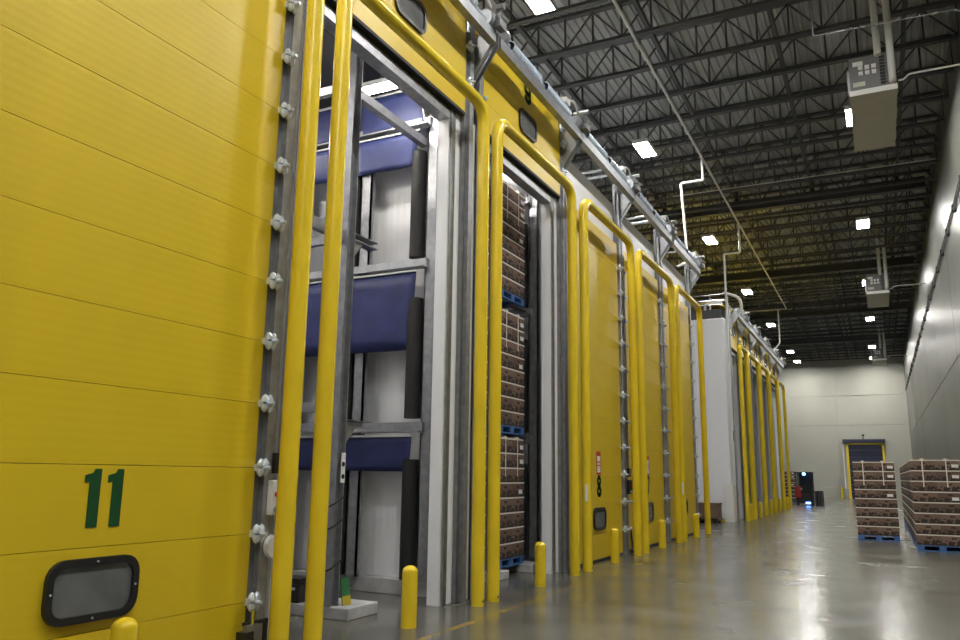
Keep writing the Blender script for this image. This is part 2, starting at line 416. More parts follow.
    m = MB().tube(fillet([(.32, .2, 8.24), (.36, -.2, 8.36), (.34, -.55, 8.2), (.3, -.6, 8.1)], .2), .022, 6).box(.2, .4, -.7, -.5, 8.1, 8.2)
    link('cable_loop', m.mesh('cable_loop', PIPEW, True), D)
    return D
LAB1 = {'11': 'closed yellow sectional door marked eleven in green with a dark window', '10': 'yellow sectional door lifted above the empty room',
        '9': 'raised yellow sectional door marked nine above the loaded room', '8': 'closed yellow sectional door marked eight with a red sign',
        '7': 'closed yellow sectional door next beyond door eight', '6': 'closed yellow sectional door at the end of the near row'}
DO = {}
for n, yr, up in DOORS1: DO[n] = door(n, yr, W1, up, 'door_'+n, LAB1[n])
LAB2 = ['narrow raised yellow door at the corner of the far row', 'second raised yellow door of the far row from the white side wall', 'middle raised yellow door of the far row of rooms',
        'fourth raised yellow door of the far row from the white side wall', 'raised yellow door closest to the cream end wall']
for (n, yr, wd), lb in zip(DOORS2, LAB2): door(n, yr, wd, True, 'door_'+n, lb)
# red and white warning stickers
for n in ('8', '7'):
    m = MB().box(.001, .004, -1.64, -1.38, 1.62, 2.06); s = link('warning_sticker', m.mesh('warning_sticker', RED), DO[n])
    m = MB()
    for z0, z1 in ((1.66, 1.78), (1.87, 1.97)):
        m.box(.004, .006, -1.60, -1.42, z0, z1)
    for q in range(4): m.box(.004, .006, -1.60+.05*q, -1.57+.05*q, 1.80, 1.85)
    link('sticker_text', m.mesh('sticker_text', SIGNW), s)
# galvanized jambs and lintels of the openings
for (a, b), w_ in zip(open1+open2, [n for n in ('ten', 'nine', 'five', 'four', 'three', 'two', 'one')]):
    j = thing('door_frame_trim', 'galvanized steel lining of the opening to room '+w_, 'door frame', (-5.1, (a+b)/2, 0), None, 'structure')
    for y0, y1 in ((a-.012, a+.02), (b-.02, b+.012)):
        part('reveal', MB().box(-5.14, -4.972, y0, y1, 0, H_OP), WHITE_X, j)
    for y0, y1 in ((a-.06, a-.013), (b+.013, b+.06)):
        part('jamb', MB().box(-4.98, -4.955, y0, y1, 0, H_OP+.02), GALV, j)
    for y0, y1 in ((a-.16, a-.062), (b+.062, b+.16)):
        part('jamb_seal', MB().box(-4.98, -4.966, y0, y1, 0, H_OP+.1), GALV_DK, j)
    part('lintel', MB().box(-5.14, -4.965, a, b, H_OP-.14, H_OP), GALV, j)
    part('lintel_seal', MB().box(-4.98, -4.955, a, b, H_OP, H_OP+.1), BLACK, j)

# ------------------------------------------------------------------ pipe guards and bollards
XG, RG = -4.586, .084
def guard(y0, y1, label, h=6.65):
    g = MB().tube(fillet([(XG, y0, 0), (XG, y0, h), (XG, y1, h), (XG, y1, 0)], .32, 8), RG, 18)
    t = thing('pipe_guard', label, 'guard frame', (XG, (y0+y1)/2, 0), 'yellow pipe guard frames')
    part('pipe', g, YEL, t, True)
    for y in (y0, y1):
        m = MB().tube([(XG+.08, y-.02, .06), (XG+.09, y-.02, .06)], .012, 8)
        part('anchor_hole', m, BLACK, t)
    return t
GL = ['tall yellow pipe guard around closed door eleven', 'tall yellow pipe guard around the opening of the empty room', 'tall yellow pipe guard around the opening stacked with cartons',
      'tall yellow pipe guard around closed door eight', 'tall yellow pipe guard around closed door seven', 'tall yellow pipe guard standing at the end of the near row']
GU = [guard(a, b, l) for (a, b), l in zip(LEGS1, GL)]
GL2 = ['narrow yellow pipe guard at the corner of the far row', 'second yellow pipe guard of the far row from the white side wall', 'middle yellow pipe guard of the far row',
       'fourth yellow pipe guard of the far row from the white side wall', 'yellow pipe guard of the far row closest to the end wall']
for (a, b), l in zip(LEGS2, GL2): guard(a, b, l)
for gi in (3, 5):
    y = LEGS1[gi][0]; part('tag_label', MB().box(XG+.0, XG+.045, y-.094, y-.07, 1.16, 1.45), SIGNW, GU[gi])
def bollard_mesh():
    r = RG; m = MB()
    P = [(0, 0, 0), (0, 0, .56)] + [(0, 0, .56+.07*math.sin(a*PI/12)) for a in range(1, 7)]
    R = [r, r] + [r*math.cos(a*PI/12)+.001 for a in range(1, 7)]
    return m.tube(P, R, 18)
bm = bollard_mesh()
BL = ['eleven', 'ten, the empty room', 'nine, the room stacked with cartons', 'eight', 'seven', 'six']
bys = [3.88, 7.49, 11.14, 14.82, 18.46, 22.21] + [(a+b)/2 for a, b in LEGS2]
bls = ['short yellow steel bollard in front of door '+b for b in BL] + ['short yellow bollard before the '+q+' door of the far row' for q in ('corner', 'second', 'middle', 'fourth', 'last')]
bmesh_data = bm.mesh('bollard', YEL, True)
for y, l in zip(bys, bls):
    b = tag(link('bollard', bmesh_data, None, (XG, y, 0)), l, 'bollard', 'yellow bollards')

# ------------------------------------------------------------------ roof steel
steel = MB()
JY = [-9.6+1.62*k for k in range(52)]
NB = 22; dx = .70; XJ0 = XR-NB*dx
ZB, ZT = 11.62, 12.50
diag = MB().tube([(0, 0, ZB+.03), (dx, 0, ZT-.03)], .022, 4).mesh('web_bar', JOIST)
vert = MB().box(-.02, .02, -.02, .02, ZB, ZT).mesh('web_post', JOIST)
chb = MB().box(XJ0, XR, -.075, -.012, -.04, .04).box(XJ0, XR, .012, .075, -.04, .04).mesh('bottom_chord', JOIST)
cht = MB().box(XJ0, XR, -.075, .075, -.035, .035).mesh('top_chord', JOIST)
far_web = MB()
for k in range(NB):
    a, b = (XJ0+k*dx, XJ0+(k+1)*dx); 
    far_web.tube([(a, 0, ZB if k % 2 == 0 else ZT), (b, 0, ZT if k % 2 == 0 else ZB)], .022, 4); far_web.box(b-.02, b+.02, -.02, .02, ZB, ZT)
far_web = far_web.mesh('web_lattice', JOIST)
GY = [29.8, 40.8, 51.8, 62.8]
for y in JY:
    if y > YF-.3: break
    if min(abs(y-g) for g in GY) < .25: y += .45
    J = thing('ceiling_beam', 'open web steel joist spanning the aisle under the roof deck', 'joist', (0, y, 0), 'roof joists', 'structure')
    link('bottom_chord', chb, J, (0, 0, ZB)); link('top_chord', cht, J, (0, 0, ZT))
    if 13 < y < 26:
        for k in range(NB):
            a = XJ0+k*dx
            o = link('web_bar', diag, J, (a if k % 2 == 0 else a+dx, 0, 0))
            if k % 2: o.scale.x = -1
            link('web_post', vert, J, (a+dx, 0, 0))
    else:
        o = link('web_lattice', far_web, J); o['kind'] = 'stuff'
for g in GY:
    m = MB().box(-15, XR-.25, g-.13, g+.13, 11.50, 11.53).box(-15, XR-.25, g-.012, g+.012, 11.53, 11.87).box(-15, XR-.25, g-.13, g+.13, 11.87, 11.90)
    for x in (-9.7, -6.92, -4.16, -1.5, 1.25): m.box(x-.07, x+.07, g-.07, g+.07, 11.9, 12.4)
    struct('girder_beam', m, JOIST, 'heavy dark steel girder crossing beneath the joists', 'girder').__setitem__('group', 'cross girders')
for x in (-9.7, -6.92, -4.16, -1.5, 1.25):
    struct('purlin_beam', MB().box(x-.05, x+.05, -12, YF, 12.0, 12.12), JOIST, 'dark steel purlin running along the roof above the joists', 'purlin').__setitem__('group', 'roof purlins')

# ------------------------------------------------------------------ high-bay lamps
def lamp_proto():
    t = thing('high_bay_light', 'bright rectangular high-bay lamp hung under the joists above the ripening rooms', 'lamp', (0, 0, 0), 'lamps above the rooms')
    a, b = .235, .58
    m = MB().box(-a, a, -b, b, .035, .11).box(-a+.02, a-.02, -b, -b+.02, -.01, .035).box(-a+.02, a-.02, b-.02, b, -.01, .035)
    part('housing', m, PIPEW, t)
    for sx in (-1, 1): part('reflector', MB().box(sx*(a-.02), sx*a, -b, b, -.01, .035), PIPEW, t)
    part('diffuser', MB().box(-a+.025, a-.025, -b+.025, b-.025, .005, .03), LAMPM, t)
    for y in (-.5, .5): part('hanger', MB().tube([(0, y, .11), (0, y, 1.24)], .008, 5), JOIST, t)
    return t
LP = lamp_proto(); first = True
LA = [(-6.5, 'behind door eleven'), (3.4, 'above closed door eleven'), (13.55, 'above the raised door nine'), (22.1, 'above the end of the near row'), (32.4, 'above the corner of the far row'),
      (42.7, 'above the fourth door of the far row'), (52.9, 'just past the far row'), (65.0, 'second from the cream end wall, in line with the rooms'), (70.9, 'close to the cream end wall, in line with the rooms')]
LB = [(-8, 'well before the first heater'), (-3, 'added out of view over the aisle before door eleven'), (2.0, 'over the open aisle facing door eleven'), (7.2, 'added out of view over the open aisle facing the empty room'), (12.2, 'last before the first heater'), (22.35, 'just past the first heater'), (32.6, 'midway between the first and second heaters'),  # includes two unseen lamps added to brighten the near doors
      (42.9, 'just past the second heater'), (53.1, 'midway between the second and third heaters'), (64.8, 'just past the third heater'), (70.9, 'close to the cream end wall past the third heater')]
for xs, rows, grp in ((-5.67, LA, 'lamps above the rooms'), (.08, LB, 'lamps over the aisle')):
    for y, where in rows:
        o = LP if first else copy_tree(LP)
        first = False; o.location = (xs, y, 11.3); o['label'] = 'bright rectangular high-bay lamp '+where; o['group'] = grp

# ------------------------------------------------------------------ unit heaters
def heater(y, label, n=0):
    t = thing('unit_heater', label, 'heater', (.45, y+1.65, 9.8), 'hanging heaters')
    part('casing', MB().box(.02, .90, y+.04, y+3.3, 9.84, 10.66), HEATD, t)
    part('bottom_pan', MB().box(0, .92, y, y+3.32, 9.78, 9.84), HEATB, t)
    part('rim', MB().box(-.005, .925, y-.012, y, 9.76, 9.88), PIPEW, t)
    for i in range(3):
        for k in range(2): part('vent', MB().box(.20+.13*i, .29+.13*i, y+.005, y+.045, 10.22+.13*k, 10.31+.13*k), SIGNW, t)
    part('data_plate', MB().box(.10, .30, y+.03, y+.04, 10.46, 10.56), SIGNW, t)
    part('lower_plate', MB().box(.08, .32, y+.03, y+.04, 9.98, 10.08), HEATB, t)
    m = MB()
    for i in range(9): m.box(.62, .72, y+.01, y+.04, 9.95+.075*i, 9.99+.075*i)
    part('coil', m, BLACK, t)
    part('flue_pipe', MB().tube([(.60, y-.02, 10.60), (.60, y-.02, 12.5)], .075, 12), PIPEW, t, True)
    part('intake_pipe', MB().tube(fillet([(.84, y+.2, 9.98), (.84, y-.1, 9.98), (.84, y-.1, 12.5)], .12), .075, 12), PIPEW, t, True)
    for yy in (y+.3, y+3.0):
        for xx in (.08, .84): part('hanger_rod', MB().tube([(xx, yy, 10.66), (xx, yy, 11.6)], .01, 5), JOIST, t)
    part('louver', MB().box(-.03, .02, y+.3, y+1.0, 9.95, 10.5), GALV, t)
    part('gas_pipe', MB().tube(fillet([(.95, y+.02, 9.95), (1.05, y+.02, 9.95), (1.15, y+.02, 10.05), (XR, y+.02, 10.05)], .05), .022, 8), PIPEW, t, True)
heater(17.7, 'long grey ceiling heater before the first cross girder, with white vertical pipes')
heater(38.5, 'ceiling heater hanging midway along the aisle between two lamps')
heater(61.0, 'ceiling heater hanging before the cream end wall')

# ------------------------------------------------------------------ pipes and conduits
def pipe(name, pts, r, label, cat='pipe', m=PIPEW, fr=.06, clamps=None, group=None):
    t = thing(name, label, cat, pts[0], group)
    part('tube', MB().tube(fillet(pts, fr), r, 10), m, t, True)
    for c in clamps or []: part('clamp', MB().box(*c), JOIST, t)
    return t
pipe('gas_main_pipe', [(-4.23, -11, 11.28), (-4.23, 47.9, 11.28), (-8.5, 47.9, 11.28)], .035, 'long white gas main running under the joists')
pipe('drop_pipe', [(-4.23, 23.4, 11.245), (-4.23, 23.4, 10.55), (-4.9, 23.4, 10.55), (-4.78, 23.4, 8.0), (-5.1, 23.4, 7.9)], .04, 'white stepped drop pipe onto the end of the near row')
pipe('drop_pipe', [(-4.23, 30.45, 11.245), (-4.23, 30.45, 10.1), (-4.83, 30.45, 10.1), (-4.83, 30.45, 1.35)], .04, 'white stepped drop pipe down the corner of the far row')
pipe('drop_pipe', [(-4.7, 47.9, 11.245), (-4.7, 47.9, 9.3), (-4.95, 47.9, 9.0), (-4.95, 47.9, 7.8)], .04, 'white drop pipe at the last door of the far row')
pipe('wall_conduit', [(XR-.05, 10, 8.85), (XR-.05, 73.9, 8.85)], .03, 'long dark conduit clipped along the glossy wall', 'conduit', GALV_DK, clamps=[(XR-.1, XR, y-.05, y+.05, 8.78, 8.98) for y in [12+2.4*k for k in range(26)]])
pipe('wall_conduit', [(XR-.05, 10, 9.02), (XR-.05, 73.9, 9.02)], .02, 'thin upper conduit along the glossy wall', 'conduit', GALV_DK)
pipe('cross_conduit', [(-.57, 15.75, 11.5), (-.57, 15.75, 10.3), (1.9, 15.9, 10.3), (2.3, 15.9, 10.0)], .014, 'thin grey conduit crossing above the first heater', 'conduit', GALV_DK)
pipe('cross_conduit', [(-6, 27.2, 11.55), (2.3, 27.2, 11.55)], .016, 'thin pale conduit crossing between the second and third lamps', 'conduit')
# rooftop rail and pipework on the far row
t = thing('roof_railing', 'grey guard rail on the roof edge of the far row', 'railing', (-8, 30.8, Z_TOP))
for x in (-12.5, -11, -9.5, -8, -6.5, -5.5): part('rail_post', MB().box(x-.02, x+.02, 30.78, 30.82, Z_TOP-.03, 8.6), GALV, t)
for z in (8.2, 8.6): part('rail', MB().tube([(-12.6, 30.8, z), (-5.0, 30.8, z)], .02, 6), GALV, t, True)
part('toe_board', MB().box(-12.6, -5.1, 30.76, 30.8, Z_TOP-.03, 8.0), JOIST, t)
part('mesh_panel', MB().box(-12.6, -5.0, 32.6, 32.62, Z_TOP, 8.5), GALV_DK, t)
t = thing('roof_pipework', 'white bent pipework standing on the roof corner of the far row', 'pipework', (-5.2, 31.0, Z_TOP))
part('pipe_run', MB().tube(fillet([(-5.75, 31.1, Z_TOP-.03), (-5.75, 31.1, 8.3), (-5.1, 31.1, 8.35)], .1), .05, 8), PIPEW, t, True)
part('hose', MB().tube(fillet([(-5.0, 31.0, 8.7), (-4.5, 31.6, 8.6), (-4.5, 32.2, 8.2), (-4.7, 32.6, 8.0)], .3), .06, 8), PIPEW, t, True)
part('riser', MB().tube([(-4.95, 31.3, Z_TOP-.03), (-4.95, 31.3, 8.6)], .05, 8), PIPEW, t, True)

# ------------------------------------------------------------------ pallet loads
def slab_box(*a): return MB().box(*a)
PW, PD, LH, NL = 1.0, 1.2, .241, 8
def make_load():
    t = thing('pallet_load', 'x', 'pallet load', (0, 0, 0))
    pal = MB()
    for x in (-.5, -.07, .36): pal.box(x, x+.14, -.6, .6, .02, .11)
    p = link('pallet', pal.mesh('pallet', BLUEPAL), t)
    bd = MB().box(-.5, .5, -.05, .05, 0, .022).mesh('deck_board', BLUEPAL)
    for y in (-.55, -.28, 0, .28, .55): link('deck_board', bd, p, (0, y, .11))
    for y in (-.55, 0, .55): link('deck_board', bd, p, (0, y, 0))
    c = MB(); c.box(-.246, .246, -.196, .196, 0, .03); c.box(-.249, .249, -.199, .199, .03, .228)
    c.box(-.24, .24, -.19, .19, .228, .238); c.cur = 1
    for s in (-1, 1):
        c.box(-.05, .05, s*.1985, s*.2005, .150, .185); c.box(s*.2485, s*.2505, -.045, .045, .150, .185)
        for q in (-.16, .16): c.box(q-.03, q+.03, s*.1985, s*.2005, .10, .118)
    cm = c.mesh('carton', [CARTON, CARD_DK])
    sm = MB()
    e = .004
    for (x0, x1, y0, y1) in ((-.5-e, .5+e, -.6-e, -.6+.001), (-.5-e, .5+e, .6-.001, .6+e), (-.5-e, -.5+.001, -.6, .6), (.5-.001, .5+e, -.6, .6)):
        sm.box(x0, x1, y0, y1, -.012, .012)
    sm = sm.mesh('strap', STRAP)
    for L in range(NL):
        z = .133+L*LH
        for i in range(2):
            for k in range(3):
                o = link('carton', cm, t, (-.25+.5*i+random.uniform(-.004, .004), -.4+.4*k+random.uniform(-.004, .004), z))
        link('strap', sm, t, (0, 0, z+LH-.01))
    tp = .133+NL*LH
    for x in (-.26, .22):
        m = MB().box(x-.012, x+.012, -.606, -.600, tp-.62, tp).box(x-.012, x+.012, -.6, .6, tp, tp+.004).box(x-.012, x+.012, .6, .606, tp-.62, tp)
        link('cross_strap', m.mesh('cross_strap', STRAP), t)
        link('corner_pad', MB().prism([(x-.05, -.61, tp-.01), (x+.05, -.61, tp-.01), (x+.03, -.61, tp+.03), (x-.03, -.61, tp+.03)], (0, .2, 0)).mesh('corner_pad', STRAP), t)
    lb = MB().box(.30, .44, -.604, -.6, 0, .07).mesh('shipping_label', SIGNW)
    for z in (.28+LH*4, .30+LH*6, .30+LH*7): link('shipping_label', lb, t, (random.uniform(-.05, .03), 0, z-LH*.4))
    return t
ld = make_load(); used = [False]
def put_load(x, y, z, rz, label, group):
    if not used[0]: o = ld; used[0] = True; o.location = (x, y, z); o['label'] = label; o['group'] = group
    else: o = copy_tree(ld, (x, y, z), label, group)
    o.rotation_euler.z = math.radians(rz); return o
put_load(-.19, 24.65, 0, .6, 'tall strapped carton load on blue pallet standing alone in the aisle', 'loads on the aisle floor')
for k in range(10):
    put_load(1.12, 21.85+1.27*k, 0, 0, 'strapped carton load on blue pallet heading the row along the glossy wall' if k == 0 else ('second', 'third', 'fourth', 'fifth', 'sixth', 'seventh', 'eighth', 'ninth', 'tenth')[k-1]+' carton load of the row along the glossy wall, counted from its open end', 'carton loads along the glossy wall' if k else 'loads on the aisle floor')
TIER = [(.13, 'bottom'), (2.265, 'middle'), (4.545, 'top')]
for z, tn in TIER:
    put_load(-6.1, 12.13, z, 90, 'carton load on the '+tn+' tier of the loaded room, against its partition wall', 'loads racked in room nine')
    put_load(-6.1, 10.66, z, 90, 'carton load on the '+tn+' tier of the loaded room, beside its pipe guard', 'loads racked in room nine')
put_load(-5.6, 56.5, 0, 0, 'carton load parked behind the lift truck beyond the far row', 'loads on the aisle floor')

# ------------------------------------------------------------------ racks in the open rooms
def rack(yw, yc, label, full):
    """yw: face of the partition; yc: line of the central posts"""
    t = thing('pallet_rack', label, 'pallet rack', (-5.6, yc, 0), 'racks in the open rooms')
    XP = [-5.47-1.15*k for k in range(6)]
    ypo = yw-.32                                                   # wall-side posts
    for x in XP:
        part('wall_post', MB().box(x-.09, x+.09, ypo, ypo+.04, .2, 6.9).box(x-.09, x-.07, ypo, ypo+.1, .2, 6.9).box(x+.07, x+.09, ypo, ypo+.1, .2, 6.9), GALV, t)
        for z0, z1 in ((.22, 1.78), (2.34, 4.02), (4.62, 6.22)):
            part('bumper_pad', MB().tube([(x-.24, ypo+.03, z0), (x-.24, ypo+.03, z1)], .115, 12), BLACK, t, True)
    for z in (2.16, 4.46, 6.6):
        part('tier_beam', MB().box(-12.5, -5.5, ypo-.06, ypo, z-.02, z+.12).box(-12.5, -5.5, ypo-.16, ypo-.06, z-.02, z), GALV, t)
    for x in (-5.62, -8.1, -10.6):
        part('central_post', MB().box(x-.08, x+.08, yc-.08, yc-.065, .13, 6.9).box(x-.08, x+.08, yc+.065, yc+.08, .13, 6.9).box(x-.012, x+.012, yc-.065, yc+.065, .13, 6.9), GALV, t)
        part('tie_beam', MB().box(x-.05, x+.05, yc+.08, ypo, 6.70 if full else 6.28, 6.82 if full else 6.40), GALV, t)
        for z in (2.18, 4.46):
            if full: m = MB().box(x-.08, x+.06, yc+.08, yc+.60, z+.06, z+.08)
            else: m = MB().box(x-.08, x-.07, yc+.08, yc+.60, z-.06, z+.02).box(x-.08, x+.06, yc+.08, yc+.60, z-.06, z-.05).box(x-.08, x+.06, yc+.08, yc+.60, z+.02, z+.03)
            part('pallet_arm', m, GALV, t)
            if full: part('wall_arm', MB().box(x-.08, x+.06, ypo-.66, ypo-.02, z+.06, z+.08), GALV, t)
            if not full: part('gusset', MB().prism([(x+.02, yc+.1, z-.06), (x+.02, yc+.32, z-.06), (x+.02, yc+.1, z-.30)], (.012, 0, 0)), GALV, t)
    for z in (2.10, 2.34, 4.40, 4.64, 6.4):
        part('depth_beam', MB().box(-12.5, -5.7, yc-.05, yc+.03, z-.05, z+.06), GALV, t)
    if not full: part('front_tie', MB().box(-5.66, -5.58, yc-1.6, yc-.1, 4.34, 4.48), GALV, t)
    # tarpaulin flaps under the beams, one per bay, creased and slightly billowed
    yt = ypo-.10
    def flap(x0, x1, z0, z1, dy, skew):
        m = MB(); nx, nz = 10, 6
        for k in range(nz+1):
            for i in range(nx+1):
                u, v = i/nx, k/nz
                xx = x0+(x1-x0)*u; xx = xx - skew*v*u
                m.v.append((xx, yt+dy*v+.018*math.sin(7*u+3*v)*v, z0+(z1-z0)*v))
        for k in range(nz):
            for i in range(nx):
                a = k*(nx+1)+i; m.f.append((a, a+1, a+nx+2, a+nx+1)); m.mi.append(0)
        o = part('tarp_flap', m, NAVY, t, True); so = o.modifiers.new('thick', 'SOLIDIFY'); so.thickness = .006
        part('flap_rod', MB().tube([(x0, yt-.02, z0+.01), (x1, yt-.02, z0+.01)], .014, 6), SIGNW, t, True)
    for x0, x1 in ((-6.78, -5.63), (-7.93, -6.80), (-9.08, -7.95), (-12.4, -9.10)):
        flap(x0, x1, 2.08, 1.62, .06, .07); flap(x0, x1, 4.38, 3.28, .06, .12); flap(x0, x1, 6.50, 6.0, .06, .17)
        flap(x0+.04, x1-.02, 7.18, 6.62, .05, -.08)
        part('flap_rod', MB().tube([(x1-.02, yt-.02, 7.18), (x1+.08, yt-.02, 6.62)], .012, 6), SIGNW, t)
    return t
rack(9.55, 7.46, 'galvanized pallet rack with blue tarps and black pads in the empty room', False)
rack(13.28, 11.40, 'galvanized pallet rack holding carton loads in the loaded room', True)
for yc, nm in ((7.75, 'empty'), (11.40, 'loaded')):
    m = MB().box(-12.6, -5.33, yc-.33, yc+.27, 0, .13)
    o = single('rack_plinth', m, CONC, 'low concrete plinth under the middle posts in the '+nm+' room', 'plinth'); bevel(o, .012)
# dark membrane and strip lamp over the empty room, plus added fill strips
for a, b, nm in ((5.85, 9.5, 'empty'), (9.7, 13.25, 'loaded')):
    single('ceiling_membrane', MB().box(-12.8, -5.9, a+.2, b-.45, 7.18, 7.22), CEIL_DK, 'black air membrane hung below the roof of the '+nm+' room', 'membrane')
    t = thing('strip_light', 'lit strip lamp under the roof of the '+nm+' room', 'lamp', (-5.9, b-1.05, 6.9))
    part('lamp_body', MB().box(-6.32, -5.44, b-1.14, b-.96, 6.93, 7.0), SIGNW, t)
    part('lamp_tube', MB().box(-6.30, -5.46, b-1.12, b-.98, 6.89, 6.93), ROOML, t)
    part('hanger', MB().box(-5.9, -5.88, b-1.06, b-1.04, 7.0, 7.4), JOIST, t)
    for x0, dy, lb in ((-9.4, 1.05, 'added fill strip lamp further back along the partition in the '), (-7.9, 2.75, 'added fill strip lamp over the first bay away from the partition in the '), (-10.2, 2.75, 'added fill strip lamp at the back away from the partition in the ')):  # extra strips added to brighten the room interiors
        t = thing('strip_light', lb+nm+' room', 'lamp', (x0+.6, b-dy, 6.9))
        part('lamp_body', MB().box(x0, x0+1.2, b-dy-.09, b-dy+.09, 6.93, 7.0), SIGNW, t)
        part('lamp_tube', MB().box(x0+.02, x0+1.18, b-dy-.07, b-dy+.07, 6.89, 6.93), ROOML, t)
        part('hanger', MB().box(x0+.6, x0+.62, b-dy-.01, b-dy+.01, 7.0, 7.4), JOIST, t)
# small things on the plinth of the empty room
t = thing('level_placard', 'small white tier placard with black dots on the middle rack post', 'placard', (-5.556, 7.5, 1.48))
part('plate', MB().box(-5.539, -5.533, 7.46, 7.54, 1.48, 1.82), SIGNW, t)
for z in (1.55, 1.69): part('dot', MB().tube([(-5.533, 7.50, z), (-5.529, 7.50, z)], .028, 10), BLACK, t)
t = thing('battery_case', 'black plastic case with white markings on the concrete plinth', 'case', (-6.2, 7.52, .13))
bevel(part('body', MB().box(-6.42, -6.02, 7.42, 7.66, .13, .34), BLACK_PL, t), .02); part('lid', MB().box(-6.44, -6.0, 7.41, 7.67, .34, .40), BLACK_PL, t)
for q in range(4): part('mark', MB().box(-6.36+.08*q, -6.31+.08*q, 7.417, 7.42, .27, .30), SIGNW, t)
t = thing('floor_placard', 'small green and yellow placard leaning on the rack post', 'placard', (-5.5, 7.72, .13))
mg = mat('placard_green', (.03, .16, .06), .5); my = mat('placard_yellow', (.5, .4, .03), .5)
part('board', MB().prism([(-5.50, 7.545, .13), (-5.50, 7.70, .13), (-5.54, 7.70, .42), (-5.54, 7.545, .42)], (.012, 0, 0)), mg, t)
part('stripe', MB().prism([(-5.487, 7.545, .13), (-5.487, 7.70, .13), (-5.501, 7.70, .23), (-5.501, 7.545, .23)], (.004, 0, 0)), my, t)
t = thing('post_cable', 'thin black cable wrapped around the middle rack post', 'cable', (-5.6, 7.6, .5))
for z in (.55, 1.0, 1.25): part('wrap', MB().tube([(-5.71, 7.37, z-.08), (-5.53, 7.37, z), (-5.53, 7.55, z+.08)], .008, 6), BLACK, t, True)

# ------------------------------------------------------------------ door controls
def controls(y, label, hose):
    t = thing('control_station', label, 'control box', (-4.9, y, 1.2))
    bevel(part('button_box', MB().box(-4.862, -4.80, y-.11, y+.11, 1.22, 1.52), SIGNW if not hose else BLACK_PL, t), .012)
    part('display', MB().box(-4.862, -4.82, y-.07, y+.10, 1.58, 1.76), BLACK_PL, t)
    part('screen', MB().box(-4.82, -4.817, y-.03, y+.06, 1.62, 1.72), GALV_DK, t)
    for yy in (y-.06, y+.06): part('button', MB().tube([(-4.80, yy, 1.40), (-4.78, yy, 1.40)], .022, 10), RED, t, True)
    part('selector', MB().box(-4.80, -4.792, y-.012, y+.012, 1.34, 1.48), BLACK, t)
    for yy in (y-.06, y+.04): part('knob', MB().tube([(-4.80, yy, 1.27), (-4.785, yy, 1.27)], .025, 8), GALV if not hose else SIGNW, t, True)
    part('conduit', MB().tube([(-4.85, y+.0, 1.76), (-4.85, y+.0, 6.5)], .014, 6), GALV, t, True)
    if hose:
        part('hose', MB().tube(fillet([(-4.92, y-.02, 1.2), (-4.92, y-.02, .1), (-4.86, y+.1, .04), (-4.86, y+.22, .12), (-4.9, y+.22, .5)], .1), .022, 8), BLACK, t, True)
    else:
        part('junction_box', MB().tube([(-4.86, y-.02, .95), (-4.81, y-.02, .95)], .10, 14), SIGNW, t, True)
controls(5.60, 'white door control station with red buttons beside door eleven', False)
controls(13.28, 'black door control station with hanging hose beside door eight', True)
controls(16.75, 'black door control station with cables between doors eight and seven', True)
t = thing('door_sensor', 'black floor sensor and bracket at the foot of door eleven', 'sensor', (-4.8, 5.4, 0))
part('sensor_body', MB().box(-4.82, -4.72, 5.18, 5.28, .0, .30), BLACK_PL, t)
part('sensor_arm', MB().box(-4.80, -4.77, 5.22, 5.50, .34, .37).box(-4.80, -4.77, 5.47, 5.50, .0, .37), BLACK_PL, t)
part('sensor_rod', MB().tube([(-4.76, 5.30, 0), (-4.76, 5.30, .46)], .012, 6), my, t)
part('sensor_clamp', MB().box(-4.79, -4.74, 5.22, 5.36, .30, .35), GALV, t)
single('jamb_sticker', MB().box(-4.966, -4.962, 9.29, 9.36, 2.52, 2.86), GREEN, 'narrow green sticker on the jamb between rooms ten and nine', 'sticker')
single('jamb_sticker', MB().box(-4.80, -4.79, 30.40, 30.50, 2.9, 3.3), GREEN, 'narrow green sticker on the corner pipe of the far row', 'sticker')

# ------------------------------------------------------------------ gap between the rows
t = thing('storage_crate', 'brown board crate on a black base in the gap between the rows', 'crate', (-5.7, 29.7, 0))
bevel(part('body', MB().box(-6.1, -5.3, 29.3, 30.2, .16, .68), CRATE, t), .01)
part('base', MB().box(-6.12, -5.28, 29.28, 30.22, .08, .16), BLACK_PL, t)
for x in (-6.05, -5.45):
    for y in (29.35, 30.05): part('foot', MB().box(x, x+.12, y, y+.12, 0, .08), BLACK_PL, t)
part('rim', MB().box(-6.12, -5.28, 29.28, 29.32, .62, .69).box(-5.32, -5.28, 29.28, 30.22, .62, .69), CRATE, t)
t = thing('pallet_jack', 'black hand pallet jack handle standing beside the brown crate', 'pallet jack', (-6.3, 29.0, 0))
part('handle', MB().tube(fillet([(-6.35, 29.1, .2), (-6.05, 28.9, 1.05), (-5.85, 28.85, 1.22)], .05), .035, 8), BLACK_PL, t, True)
part('grip', MB().tube([(-5.95, 28.7, 1.18), (-5.95, 29.05, 1.18)], .03, 8), BLACK_PL, t, True)
part('pump', MB().box(-6.5, -6.25, 29.0, 29.25, .05, .35), BLACK_PL, t)
for y in (29.02, 29.2): part('wheel', MB().tube([(-6.38, y-.03, .08), (-6.38, y+.03, .08)], .08, 12), BLACK, t, True)
for y in (29.0, 29.25): part('fork', MB().box(-7.4, -6.3, y-.06, y+.06, .06, .10), BLACK_PL, t)

